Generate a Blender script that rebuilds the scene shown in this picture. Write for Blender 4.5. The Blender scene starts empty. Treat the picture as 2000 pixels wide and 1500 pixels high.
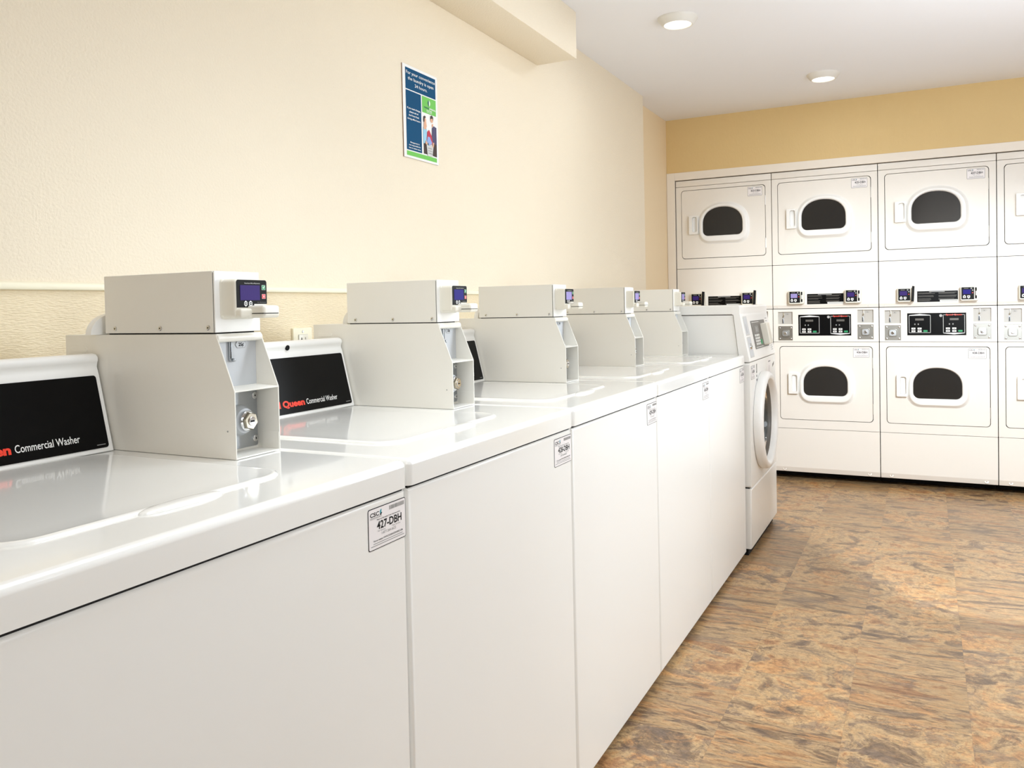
import bpy, bmesh, math, random
from mathutils import Vector, Matrix
PI = math.pi
C = bpy.context.scene.collection
scene = bpy.context.scene

# ------------------------------------------------------------------ camera
F_PX, CY_PX, YAW, PITCH, ROLL = 1607.26, 637.29, .465, -.0226, .0208
CAM = Vector((1.4652, 0, 1.1254))
def make_camera():
    c, s = math.cos(YAW), math.sin(YAW)
    R0, F0, U0 = Vector((c, s, 0)), Vector((-s, c, 0)), Vector((0, 0, 1))
    F = F0*math.cos(PITCH)+U0*math.sin(PITCH)
    U1 = -F0*math.sin(PITCH)+U0*math.cos(PITCH)
    R = R0*math.cos(ROLL)-U1*math.sin(ROLL)
    U = R0*math.sin(ROLL)+U1*math.cos(ROLL)
    cam = bpy.data.cameras.new('camera')
    o = bpy.data.objects.new('camera', cam); C.objects.link(o)
    m = Matrix((R, U, -F)).transposed().to_4x4(); m.translation = CAM
    o.matrix_world = m
    cam.sensor_width = 36; cam.lens = 36*F_PX/2000
    cam.shift_y = (CY_PX-750)/2000
    cam.clip_start = .02; cam.clip_end = 50
    scene.camera = o
make_camera()

# ------------------------------------------------------------------ world, exposure
w = bpy.data.worlds.new('world'); scene.world = w; w.use_nodes = True
w.node_tree.nodes['Background'].inputs[0].default_value = (1, .97, .92, 1)
w.node_tree.nodes['Background'].inputs[1].default_value = .15
scene.view_settings.view_transform = 'Standard'
scene.view_settings.look = 'None'
scene.view_settings.gamma = 1
scene.view_settings.use_curve_mapping = False
scene.view_settings.exposure = 0.85
scene.cycles.use_denoising = True
scene.cycles.max_bounces = 10
scene.cycles.diffuse_bounces = 6
scene.cycles.glossy_bounces = 5
scene.cycles.sample_clamp_indirect = 6
scene.cycles.caustics_reflective = False
scene.cycles.caustics_refractive = False

CEIL = 2.348
P_CEIL, P_SPOT, P_FILL, P_WASH = 1.1, 270.0, 12.5, 16.5
COL_CEIL, COL_SPOT, COL_FILL = (.84, .92, 1), (.88, .95, 1), (.84, .925, 1)

# added lamps outside the view: a spot for the floor shadow, soft fills
def area(name, loc, target, size, power, col, parent=None, size_y=None, spread=None):
    l = bpy.data.lights.new(name, 'AREA'); l.energy = power; l.color = col
    l.shape = 'RECTANGLE' if size_y else 'DISK'; l.size = size
    if size_y: l.size_y = size_y
    if spread: l.spread = spread
    o = bpy.data.objects.new(name, l); C.objects.link(o)
    d = Vector(target)-Vector(loc)
    o.rotation_euler = d.to_track_quat('-Z', 'Y').to_euler(); o.location = loc
    return o
def spot(name, loc, target, radius, power, col, cone, blend):
    l = bpy.data.lights.new(name, 'SPOT'); l.energy = power; l.color = col; l.shadow_soft_size = radius
    l.spot_size = math.radians(cone); l.spot_blend = blend
    o = bpy.data.objects.new(name, l); C.objects.link(o)
    o.rotation_euler = (Vector(target)-Vector(loc)).to_track_quat('-Z', 'Y').to_euler(); o.location = loc
    return o
spot('spot_light', (2.4, 1.82, 2.19), (1.25, 4.7, 0.0), .035, P_SPOT, COL_SPOT, 66, .65)  # added spot that lights the far floor up to the diagonal shadow edge
area('right_fill_light', (2.45, 3.2, 1.45), (.6, 1.5, .6), 1.3, P_FILL, COL_FILL, spread=2.1)  # unseen fill lamp added to brighten the washer fronts
area('rear_fill_light', (1.75, -1.2, 1.9), (.6, 3.6, 1.5), 1.1, 5.0, (1, .96, .9))  # added fill from behind the camera, for the faces turned towards it
area('side_fill_light', (2.3, .45, 1.35), (.75, 1.1, .45), .8, 4.5, COL_FILL)  # added fill for the fronts of the nearest washers
area('overhead_fill_light', (1.05, 1.3, 2.32), (1.05, 1.3, 0), 1.0, 4.8, COL_FILL, spread=1.9)  # lamp added above the worktops to brighten them
area('ceiling_fill_light', (2.4, 2.9, 1.3), (1.9, 3.8, 2.34), 1.4, P_WASH, COL_CEIL)  # added upward lamp that lightens the ceiling

# ------------------------------------------------------------------ materials
def lin(c):
    return tuple(((v/255)/12.92 if v/255 <= .04045 else (((v/255)+.055)/1.055)**2.4) for v in c)
def mat(name, rgb, rough=.5, metal=0, spec=.5, bump=None, coat=0, emit=None, estr=0, vary=.02):
    m = bpy.data.materials.new(name); m.use_nodes = True
    nt = m.node_tree; b = nt.nodes['Principled BSDF']
    col = lin(rgb)
    b.inputs['Roughness'].default_value = rough
    b.inputs['Metallic'].default_value = metal
    b.inputs['Specular IOR Level'].default_value = spec
    b.inputs['Coat Weight'].default_value = coat
    b.inputs['Coat Roughness'].default_value = .04
    tc = nt.nodes.new('ShaderNodeTexCoord')
    n = nt.nodes.new('ShaderNodeTexNoise'); n.inputs['Scale'].default_value = 3
    nt.links.new(tc.outputs['Object'], n.inputs['Vector'])
    mx = nt.nodes.new('ShaderNodeMix'); mx.data_type = 'RGBA'
    mx.inputs[6].default_value = (*[v*(1-vary) for v in col], 1)
    mx.inputs[7].default_value = (*[min(1, v*(1+vary)) for v in col], 1)
    nt.links.new(n.outputs['Fac'], mx.inputs[0])
    nt.links.new(mx.outputs[2], b.inputs['Base Color'])
    if emit:
        b.inputs['Emission Color'].default_value = (*lin(emit), 1)
        b.inputs['Emission Strength'].default_value = estr
    if bump:
        sc, st, stretch = bump
        mp = nt.nodes.new('ShaderNodeMapping'); mp.inputs['Scale'].default_value = stretch
        n2 = nt.nodes.new('ShaderNodeTexNoise'); n2.inputs['Scale'].default_value = sc
        n2.inputs['Detail'].default_value = 3
        bp = nt.nodes.new('ShaderNodeBump'); bp.inputs['Strength'].default_value = st
        bp.inputs['Distance'].default_value = .002
        nt.links.new(tc.outputs['Object'], mp.inputs['Vector'])
        nt.links.new(mp.outputs[0], n2.inputs['Vector'])
        nt.links.new(n2.outputs['Fac'], bp.inputs['Height'])
        nt.links.new(bp.outputs[0], b.inputs['Normal'])
    return m
M = {}
M['enamel'] = mat('white_enamel', (236, 235, 231), .12, coat=.3, vary=.004)
M['paint'] = mat('white_appliance_paint', (236, 235, 231), .32, vary=.006)
M['meter'] = mat('white_powder_coat', (236, 233, 225), .3, bump=(400, .05, (1, 1, 1)), vary=.008)
M['plastic'] = mat('white_plastic', (238, 237, 234), .3, vary=.005)
M['offwhite'] = mat('offwhite_plastic', (232, 228, 215), .35, vary=.01)
M['dryer'] = mat('almond_white_paint', (235, 230, 222), .35, vary=.006)
M['inner'] = mat('grey_inner_paint', (196, 199, 203), .35, vary=.02)
M['slot'] = mat('warm_grey_slot_plate', (184, 180, 173), .35)
M['dsteel'] = mat('dull_steel', (148, 146, 140), .38, metal=1, vary=.06)
M['steel'] = mat('brushed_steel', (176, 180, 184), .35, metal=1, bump=(200, .2, (1, 1, 8)), vary=.05)
M['brass'] = mat('nickel_plated_brass', (186, 178, 162), .22, metal=1, vary=.08)
M['chrome'] = mat('chrome', (215, 215, 215), .12, metal=1)
M['dark'] = mat('gap_shade_black', (12, 12, 12), .8)  # black filler in place of the shade inside gaps between parts
M['black'] = mat('black_glossy_panel', (3, 3, 4), .3, spec=.14)
M['blackp'] = mat('black_print', (8, 8, 9), .6, spec=.25)
M['slab'] = mat('dark_tinted_glass', (42, 40, 38), .15, spec=.3)
M['grey'] = mat('grey_print', (150, 150, 148), .6)
M['lgrey'] = mat('light_grey_print', (205, 205, 203), .6)
M['teal'] = mat('teal_print', (20, 150, 165), .5)
M['red'] = mat('red_print', (235, 58, 34), .5)
M['white'] = mat('white_print', (238, 238, 236), .5)
M['green'] = mat('green_button', (30, 135, 85), .4, emit=(30, 150, 90), estr=.15)
M['redb'] = mat('red_button', (200, 40, 50), .4, emit=(220, 40, 50), estr=.15)
M['lcd'] = mat('violet_screen', (46, 30, 88), .5, spec=.15, emit=(66, 48, 130), estr=.15)
M['lcd2'] = mat('blue_screen', (22, 16, 96), .5, spec=.15, emit=(30, 26, 130), estr=.22)
M['lcd3'] = mat('pale_violet_screen', (140, 130, 180), .5, spec=.2, emit=(150, 140, 195), estr=.12)
M['sticker'] = mat('white_sticker', (238, 234, 234), .35)
M['navy'] = mat('navy_print', (5, 74, 114), .7, spec=.2)
M['lime'] = mat('lime_print', (108, 192, 80), .6)
M['dgreen'] = mat('dark_green_print', (20, 90, 90), .45)
M['skin'] = mat('skin_print', (222, 170, 140), .5)
M['hair'] = mat('hair_print', (52, 34, 28), .5)
M['sky'] = mat('light_blue_print', (150, 200, 225), .5)
M['purple'] = mat('navy_shirt_print', (62, 60, 100), .5)
M['crimson'] = mat('crimson_print', (190, 40, 66), .5)
M['pblue'] = mat('periwinkle_print', (140, 165, 220), .5)
M['brown'] = mat('brown_edge', (150, 118, 90), .6)
M['key'] = mat('key_white', (225, 225, 222), .4)
M['panelgrey'] = mat('grey_panel', (96, 92, 86), .35)
M['ceil'] = mat('ceiling_paint', (236, 236, 239), .9, spec=.2, vary=.01, bump=(60, .15, (1, 1, 1)))
M['whitewall'] = mat('white_wall_paint', (232, 231, 229), .7, spec=.3, bump=(170, .5, (1, 1, 1)), vary=.01)
M['wall'] = mat('cream_wall_paint', (235, 223, 201), .5, spec=.4, bump=(170, .8, (1, 1, 1)), vary=.01)
M['wallgold'] = mat('gold_wall_paint', (220, 192, 138), .6, spec=.3, bump=(120, .6, (1, 1, .35)), vary=.03)
M['wallrec'] = mat('apricot_wall_paint', (238, 218, 184), .6, spec=.3, bump=(150, .3, (1, 1, 1)), vary=.01)
M['wains'] = mat('rippled_wallcover', (236, 220, 187), .33, spec=.5, bump=(330, 1.0, (1, .25, 1.2)), vary=.02)
M['rail'] = mat('cream_rail', (244, 238, 214), .4, vary=.01)
M['trim'] = mat('cream_trim_paint', (238, 230, 218), .45, vary=.01)
M['rim'] = mat('lamp_rim', (225, 222, 215), .4)
M['glow'] = mat('lamp_diffuser', (255, 250, 240), .5, emit=(255, 250, 242), estr=.8)

def glassmat():
    m = bpy.data.materials.new('clear_door_glass'); m.use_nodes = True
    b = m.node_tree.nodes['Principled BSDF']
    b.inputs['Base Color'].default_value = (.55, .6, .6, 1)
    b.inputs['Roughness'].default_value = .03
    b.inputs['Transmission Weight'].default_value = .9
    b.inputs['IOR'].default_value = 1.45
    return m
M['glass'] = glassmat()

def floormat():
    m = bpy.data.materials.new('slate_look_vinyl'); m.use_nodes = True
    nt = m.node_tree; N = nt.nodes; Lk = nt.links; b = N['Principled BSDF']
    tc = N.new('ShaderNodeTexCoord')
    def math_(op, a, bb=None, c=None):
        n = N.new('ShaderNodeMath'); n.operation = op
        for i, v in enumerate((a, bb, c)):
            if v is None: continue
            if isinstance(v, (int, float)): n.inputs[i].default_value = v
            else: Lk.new(v, n.inputs[i])
        return n.outputs[0]
    sep = N.new('ShaderNodeSeparateXYZ'); Lk.new(tc.outputs['Object'], sep.inputs[0])
    tx = math_('DIVIDE', math_('SUBTRACT', sep.outputs[0], 1.265), .30)
    ix = math_('FLOOR', tx)
    ty = math_('DIVIDE', math_('ADD', sep.outputs[1], math_('MULTIPLY', math_('MODULO', math_('ADD', ix, 20), 2), .15)), .30)
    iy = math_('FLOOR', ty)
    cell = N.new('ShaderNodeCombineXYZ'); Lk.new(ix, cell.inputs[0]); Lk.new(iy, cell.inputs[1])
    wn = N.new('ShaderNodeTexWhiteNoise'); wn.noise_dimensions = '3D'; Lk.new(cell.outputs[0], wn.inputs['Vector'])
    # per tile offset of the pattern
    off = N.new('ShaderNodeVectorMath'); off.operation = 'MULTIPLY_ADD'
    Lk.new(wn.outputs['Color'], off.inputs[0]); off.inputs[1].default_value = (9, 9, 9); Lk.new(tc.outputs['Object'], off.inputs[2])
    # half of the tiles have a layered, stretched grain
    mp = N.new('ShaderNodeMapping'); mp.inputs['Scale'].default_value = (.9, 3.6, 1); Lk.new(off.outputs[0], mp.inputs['Vector'])
    mp2 = N.new('ShaderNodeMapping'); mp2.inputs['Scale'].default_value = (1.5, 1.9, 1); Lk.new(off.outputs[0], mp2.inputs['Vector'])
    sel = math_('GREATER_THAN', wn.outputs['Value'], .5)
    vm = N.new('ShaderNodeMix'); vm.data_type = 'VECTOR'
    Lk.new(sel, vm.inputs[0]); Lk.new(mp.outputs[0], vm.inputs[4]); Lk.new(mp2.outputs[0], vm.inputs[5])
    V = vm.outputs[1]
    def noise(scale, detail=6, rough=.6, dist=0.0, vec=V):
        n = N.new('ShaderNodeTexNoise'); n.inputs['Scale'].default_value = scale
        n.inputs['Detail'].default_value = detail; n.inputs['Roughness'].default_value = rough
        n.inputs['Distortion'].default_value = dist; Lk.new(vec, n.inputs['Vector']); return n.outputs['Fac']
    def ramp(fac, stops):
        r = N.new('ShaderNodeValToRGB'); Lk.new(fac, r.inputs[0])
        e = r.color_ramp.elements
        while len(e) < len(stops): e.new(.5)
        for el, (p, c) in zip(e, stops): el.position = p; el.color = (*lin(c), 1) if isinstance(c, tuple) else (c, c, c, 1)
        return r.outputs[0]
    def mix(f, a, c, bt='MIX'):
        n = N.new('ShaderNodeMix'); n.data_type = 'RGBA'; n.blend_type = bt
        if isinstance(f, float): n.inputs[0].default_value = f
        else: Lk.new(f, n.inputs[0])
        Lk.new(a, n.inputs[6]); Lk.new(c, n.inputs[7]); return n.outputs[2]
    base = ramp(noise(4.2, 9, .68, 1.2), [(.36, (112, 92, 74)), (.43, (150, 122, 88)), (.47, (186, 158, 116)), (.55, (196, 160, 108)), (.60, (176, 130, 80)), (.70, (140, 96, 60))])
    orange = ramp(noise(4.5, 4, .6, 1.5), [(0, (204, 146, 80)), (1, (220, 162, 88))])
    om = ramp(noise(3.4, 8, .68, 1.4), [(.53, 0.0), (.60, .55)])
    col = mix(om, base, orange)
    grey = ramp(noise(6, 4, .6), [(0, (112, 94, 84)), (1, (144, 126, 110))])
    gm = ramp(noise(3.8, 9, .7, 1.6), [(.545, 0.0), (.585, .6)])
    col = mix(gm, col, grey)
    fine = ramp(noise(34, 6, .78, .8), [(.30, (80, 70, 60)), (.5, (212, 206, 196)), (.72, (255, 254, 248))])
    col = mix(.75, col, fine, 'MULTIPLY')
    crack = math_('ABSOLUTE', math_('SUBTRACT', noise(5.2, 7, .66, 2.4), .5))
    cm = ramp(crack, [(0.0, .85), (.009, 0.0)])
    dk = N.new('ShaderNodeRGB'); dk.outputs[0].default_value = (*lin((92, 70, 56)), 1)
    col = mix(cm, col, dk.outputs[0])
    # per tile tint and hairline joints
    tint = ramp(wn.outputs['Value'], [(0, (228, 222, 216)), (1, (255, 250, 244))])
    col = mix(1.0, col, tint, 'MULTIPLY')
    fx = math_('ABSOLUTE', math_('SUBTRACT', math_('FRACT', tx), .5)); fy = math_('ABSOLUTE', math_('SUBTRACT', math_('FRACT', ty), .5))
    jm = math_('MULTIPLY', math_('GREATER_THAN', math_('MAXIMUM', fx, fy), .4975), .22)
    col = mix(jm, col, dk.outputs[0])
    hs = N.new('ShaderNodeHueSaturation'); hs.inputs['Saturation'].default_value = .92; hs.inputs['Value'].default_value = 1.22
    Lk.new(col, hs.inputs['Color'])
    Lk.new(hs.outputs[0], b.inputs['Base Color'])
    b.inputs['Roughness'].default_value = .33
    b.inputs['Specular IOR Level'].default_value = .4
    bp = N.new('ShaderNodeBump'); bp.inputs['Strength'].default_value = .25; bp.inputs['Distance'].default_value = .002
    Lk.new(noise(14, 5, .6, .6), bp.inputs['Height']); Lk.new(bp.outputs[0], b.inputs['Normal'])
    return m
M['floor'] = floormat()

# ------------------------------------------------------------------ mesh helpers
_text_cache = {}
def text_mesh(s, bold):
    """letters as flat triangles: (verts in units of cap height, faces, width)"""
    k = (s, bold)
    if k in _text_cache: return _text_cache[k]
    cu = bpy.data.curves.new('t', 'FONT'); cu.body = s; cu.size = 1
    cu.offset = .045 if bold == 2 else .024 if bold else .006
    cu.resolution_u = 3
    o = bpy.data.objects.new('t', cu); C.objects.link(o)
    dg = bpy.context.evaluated_depsgraph_get()
    me = bpy.data.meshes.new_from_object(o.evaluated_get(dg))
    vs = [v.co.copy() for v in me.vertices]; fs = [tuple(p.vertices) for p in me.polygons]
    bpy.data.objects.remove(o); bpy.data.curves.remove(cu); bpy.data.meshes.remove(me)
    CAP = .70
    x0 = min(v.x for v in vs); x1 = max(v.x for v in vs)
    r = ([((v.x-x0)/CAP, v.y/CAP) for v in vs], fs, (x1-x0)/CAP)
    _text_cache[k] = r
    return r
class Frame:
    """a plane to lay flat print on: O origin, U right, V up, N outward"""
    def __init__(s, O, U, V, N): s.O, s.U, s.V, s.N = Vector(O), Vector(U).normalized(), Vector(V).normalized(), Vector(N).normalized()
    def p(s, u, v, n=0): return s.O+s.U*u+s.V*v+s.N*n
class MB:
    def __init__(s): s.bm = bmesh.new(); s.mats = []
    def mi(s, m):
        m = M[m] if isinstance(m, str) else m
        if m not in s.mats: s.mats.append(m)
        return s.mats.index(m)
    def take(s, b, m):
        k = s.mi(m)
        for f in b.faces: f.material_index = k
        me = bpy.data.meshes.new('tmp'); b.to_mesh(me); b.free()
        s.bm.from_mesh(me); bpy.data.meshes.remove(me); return s
    def _bevel(s, b, bev, seg, edges=None):
        if bev > 0:
            bmesh.ops.bevel(b, geom=edges or b.edges[:], offset=bev, segments=seg, profile=.5, affect='EDGES', clamp_overlap=True)
    def box(s, x0, x1, y0, y1, z0, z1, m, bev=0, seg=2, sel=None):
        b = bmesh.new(); bmesh.ops.create_cube(b, size=1)
        for v in b.verts:
            v.co = Vector(((x0, x1)[v.co.x > 0], (y0, y1)[v.co.y > 0], (z0, z1)[v.co.z > 0]))
        e = None
        if sel: e = [q for q in b.edges if sel(q.verts[0].co, q.verts[1].co)]
        s._bevel(b, bev, seg, e)
        return s.take(b, m)
    def prism(s, pts, plane, a0, a1, m, bev=0, seg=2):
        f = {'xz': lambda p, a: (p[0], a, p[1]), 'yz': lambda p, a: (a, p[0], p[1]), 'xy': lambda p, a: (p[0], p[1], a)}[plane]
        b = bmesh.new()
        A = [b.verts.new(f(p, a0)) for p in pts]; B = [b.verts.new(f(p, a1)) for p in pts]
        b.faces.new(A); b.faces.new(B[::-1]); n = len(pts)
        for i in range(n): b.faces.new((A[i], B[i], B[(i+1) % n], A[(i+1) % n]))
        bmesh.ops.recalc_face_normals(b, faces=b.faces[:])
        s._bevel(b, bev, seg)
        return s.take(b, m)
    def loft(s, loops, m, cap0=True, cap1=True):
        b = bmesh.new(); L = [[b.verts.new(p) for p in lp] for lp in loops]; n = len(L[0])
        for a, c in zip(L, L[1:]):
            for i in range(n): b.faces.new((a[i], a[(i+1) % n], c[(i+1) % n], c[i]))
        if cap0: b.faces.new(L[0][::-1])
        if cap1: b.faces.new(L[-1])
        bmesh.ops.recalc_face_normals(b, faces=b.faces[:])
        return s.take(b, m)
    def lathe(s, c, axis, prof, m, seg=32, cap0=True, cap1=True):
        """prof: (radius, distance along axis)"""
        ax = Vector(axis).normalized(); t = ax.orthogonal().normalized(); u = ax.cross(t)
        loops = [[Vector(c)+ax*h+(t*math.cos(2*PI*i/seg)+u*math.sin(2*PI*i/seg))*r for i in range(seg)] for r, h in prof]
        return s.loft(loops, m, cap0, cap1)
    def plate(s, fr, outer, holes, n0, n1, m, mside=None):
        """flat plate with holes; outer/holes are (u,v) loops in frame; from depth n0 (back) to n1 (front)"""
        b = bmesh.new(); allE = []; loops = []
        for lp in [outer]+holes:
            V = [b.verts.new(fr.p(u, v, n1)) for u, v in lp]
            E = [b.edges.new((V[i], V[(i+1) % len(V)])) for i in range(len(V))]
            allE += E; loops.append(V)
        bmesh.ops.triangle_fill(b, use_beauty=True, edges=allE, normal=fr.N)
        for V in loops:
            W = [b.verts.new(v.co+fr.N*(n0-n1)) for v in V]; n = len(V)
            for i in range(n): b.faces.new((V[i], V[(i+1) % n], W[(i+1) % n], W[i]))
        bmesh.ops.recalc_face_normals(b, faces=b.faces[:])
        for f in b.faces:
            if abs(f.normal.dot(fr.N)) > .9 and f.normal.dot(fr.N) < 0: f.normal_flip()
        return s.take(b, m)
    def slab(s, fr, pts, n0, n1, m, bev=0, seg=2):
        b = bmesh.new(); A = [b.verts.new(fr.p(u, v, n0)) for u, v in pts]; B = [b.verts.new(fr.p(u, v, n1)) for u, v in pts]; n = len(pts)
        fa = b.faces.new(A[::-1]); fb = b.faces.new(B)
        for i in range(n): b.faces.new((A[i], A[(i+1) % n], B[(i+1) % n], B[i]))
        bmesh.ops.recalc_face_normals(b, faces=b.faces[:])
        if bev: s._bevel(b, bev, seg, [e for e in b.edges if all(v in B for v in e.verts)])
        return s.take(b, m)
    def flat(s, fr, pts, n, m):
        b = bmesh.new(); b.faces.new([b.verts.new(fr.p(u, v, n)) for u, v in pts])
        return s.take(b, m)
    def rect(s, fr, u0, v0, u1, v1, n, m, r=0):
        return s.flat(fr, rr(u0, v0, u1, v1, r), n, m)
    def text(s, fr, t, u, v, cap, n, m, width=None, align='l', bold=False):
        vs, fs, w_ = text_mesh(t, bold)
        k = (width/w_) if width else cap
        W = w_*k; u0 = {'l': u, 'c': u-W/2, 'r': u-W}[align]
        b = bmesh.new(); V = [b.verts.new(fr.p(u0+x*k, v+y*cap, n)) for x, y in vs]
        for f in fs:
            try: b.faces.new([V[i] for i in f])
            except ValueError: pass
        return s.take(b, m)
    def obj(s, name, parent=None, loc=None, smooth=40, wn=True):
        me = bpy.data.meshes.new(name)
        base = parent_origin(parent) if parent is not None else Vector(loc or (0, 0, 0))
        bmesh.ops.translate(s.bm, verts=s.bm.verts[:], vec=-base)
        s.bm.to_mesh(me); s.bm.free()
        for m in s.mats: me.materials.append(m)
        me.polygons.foreach_set('use_smooth', [True]*len(me.polygons))
        me.set_sharp_from_angle(angle=math.radians(smooth))
        o = bpy.data.objects.new(name, me); C.objects.link(o)
        if wn:
            md = o.modifiers.new('wn', 'WEIGHTED_NORMAL'); md.keep_sharp = True
        if parent is not None: o.parent = parent
        else: o.location = base
        return o
def parent_origin(p):
    v = Vector((0, 0, 0))
    while p is not None: v += p.location; p = p.parent
    return v
def rr(u0, v0, u1, v1, r=0, n=5):
    if r <= 0: return [(u0, v0), (u1, v0), (u1, v1), (u0, v1)]
    out = []
    for cx, cy, a in ((u1-r, v0+r, -90), (u1-r, v1-r, 0), (u0+r, v1-r, 90), (u0+r, v0+r, 180)):
        for i in range(n+1):
            t = math.radians(a+90*i/n); out.append((cx+r*math.cos(t), cy+r*math.sin(t)))
    return out
def circ(u, v, r, n=16): return [(u+r*math.cos(2*PI*i/n), v+r*math.sin(2*PI*i/n)) for i in range(n)]
def arch(u0, v0, u1, v1, r, k=.42, n=24):
    """flat bottom with round corners, straight sides, domed top"""
    out = []
    for cx, cy, a in ((u0+r, v0+r, 180), (u1-r, v0+r, 270)):
        for i in range(7):
            t = math.radians(a+90*i/6); out.append((cx+r*math.cos(t), cy+r*math.sin(t)))
    vm = v0+(v1-v0)*k; cx = (u0+u1)/2
    for i in range(n+1):
        t = PI*i/n; c_, s_ = math.cos(t), math.sin(t)
        out.append((cx+(u1-u0)/2*math.copysign(abs(c_)**.9, c_), vm+(v1-vm)*abs(s_)**.9))
    return out
def thing(name, loc, label, cat, group=None):
    o = bpy.data.objects.new(name, None); C.objects.link(o); o.location = loc
    o.empty_display_size = .1
    return tag(o, label, cat, group)
def tag(o, label, cat, group=None):
    o['label'] = label; o['category'] = cat
    if group: o['group'] = group
    return o
def structure(o): o['kind'] = 'structure'; return o
def dup(root, loc, label):
    r = root.copy(); C.objects.link(r); r.location = loc; r['label'] = label
    for ch in list(root.children):
        c = ch.copy(); C.objects.link(c); c.parent = r
        for g in list(ch.children):
            d = g.copy(); C.objects.link(d); d.parent = c
    return r

# ------------------------------------------------------------------ room
YW, YD, XR = 4.69, 5.4058, -.068      # end of the thick wall, dryer face, recessed wall
Y0, Y1, X1 = -1.7, 6.25, 4.6
ZRAIL = 1.1765
structure(MB().box(-.3, X1, Y0, Y1, -.1, 0, 'floor').obj('floor', wn=False))
structure(MB().box(-.3, X1, Y0, Y1, CEIL, CEIL+.1, 'ceil').obj('ceiling', wn=False))
mb = MB()
mb.box(-.3, 0, Y0, YW, ZRAIL, CEIL, 'wall')
mb.box(-.3, -.0005, Y0, YW, 0, ZRAIL, 'wains')
mb.box(-.3, XR, YW, YD, 0, CEIL, 'wallrec')
mb.box(-.3, XR, YD, Y1, 0, CEIL, 'wallrec')
structure(mb.obj('wall_left', wn=False))
COLS, CW, CX0 = 4, .6145, -.0087
XEND = CX0+CW*COLS
mb = MB()
mb.box(XR, X1, YD, YD+.1, 1.99, CEIL, 'wallgold')
mb.box(XEND+.05, X1, YD, YD+.1, 0, 1.99, 'wallgold')
mb.box(XR, X1, Y1-.05, Y1, 0, CEIL, 'wallgold')
structure(mb.obj('wall_far', wn=False))
structure(MB().box(X1-.1, X1, Y0, YD, 0, CEIL, 'whitewall').obj('wall_right', wn=False))
structure(MB().box(0, X1, Y0, Y0+.1, 0, CEIL, 'whitewall').obj('wall_rear', wn=False))
structure(MB().box(1.95, 2.05, 1.86, 2.37, 0, CEIL, 'whitewall').obj('light_block_pier', wn=False))  # unseen pier added to cast the diagonal shadow on the floor
structure(MB().box(2.05, 2.5, 2.27, 2.37, 0, 1.37, 'whitewall').obj('light_block_low', wn=False))  # unseen low panel added to shade the near floor from the spot
structure(MB().box(0, .181, Y0+.1, 3.2127, 2.1533, CEIL, 'wall', .003).obj('wall_soffit', wn=False))
# rounded cream chair rail
structure(MB().prism([(0, 1.1765), (.0075, 1.1765), (.0095, 1.179), (.0095, 1.186), (.0085, 1.1885), (.005, 1.1912), (0, 1.1918)], 'xz', Y0+.1, YW, 'rail').obj('trim_1'))
# painted frame around the bank of dryers
mb = MB()
mb.box(-.0665, -.0125, YD-.008, YD+.02, 0, 1.996, 'trim', .002)
mb.box(-.0125, XEND+.05, YD-.008, YD+.02, 1.945, 1.996, 'trim', .002)
mb.box(XEND+.004, XEND+.05, YD-.008, YD+.02, 0, 1.945, 'trim', .002)
structure(mb.obj('trim_2'))
mb = MB(); mb.box(XEND+.05, X1-.1, YD-.012, YD, 0, .09, 'trim', .003); structure(mb.obj('baseboard_far'))

# ------------------------------------------------------------------ ceiling lights
def ceiling_light(x, y, label):
    t = thing('ceiling_light', (x, y, CEIL), label, 'light', 'round flush ceiling lights')
    mb = MB()
    mb.lathe((x, y, CEIL), (0, 0, -1), [(.085, -.001), (.085, .004), (.080, .010), (.066, .028), (.062, .031), (.058, .030), (.057, .026), (.057, .0)], 'rim', 48, True, False)
    mb.obj('rim', t)
    MB().lathe((x, y, CEIL), (0, 0, -1), [(.056, .018), (.056, .0265), (.03, .0285)], 'glow', 40).obj('diffuser', t)
    l = bpy.data.lights.new('lamp', 'AREA'); l.shape = 'DISK'; l.size = .11; l.energy = P_CEIL; l.color = COL_CEIL
    o = bpy.data.objects.new('lamp', l); C.objects.link(o); o.parent = t; o.location = (0, 0, -.034)
    return t
cl = ceiling_light(.532, 3.50, 'nearer round flush ceiling light, close to the end of the boxed soffit')
dup(cl, (.988, 4.75, CEIL), 'farther round flush ceiling light, in front of the gold wall above the dryers')
for x, y, lab in ((1.95, 3.2, 'round flush ceiling light just right of the view, level with the fourth washer'), (3.2, 4.2, 'round flush ceiling light in the side bay right of the view'), (1.6, .9, 'round flush ceiling light over the spot the picture is taken from'), (3.5, 2.4, 'round flush ceiling light farthest right of the view, beyond the added low light block')):
    dup(cl, (x, y, CEIL), lab)

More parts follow.
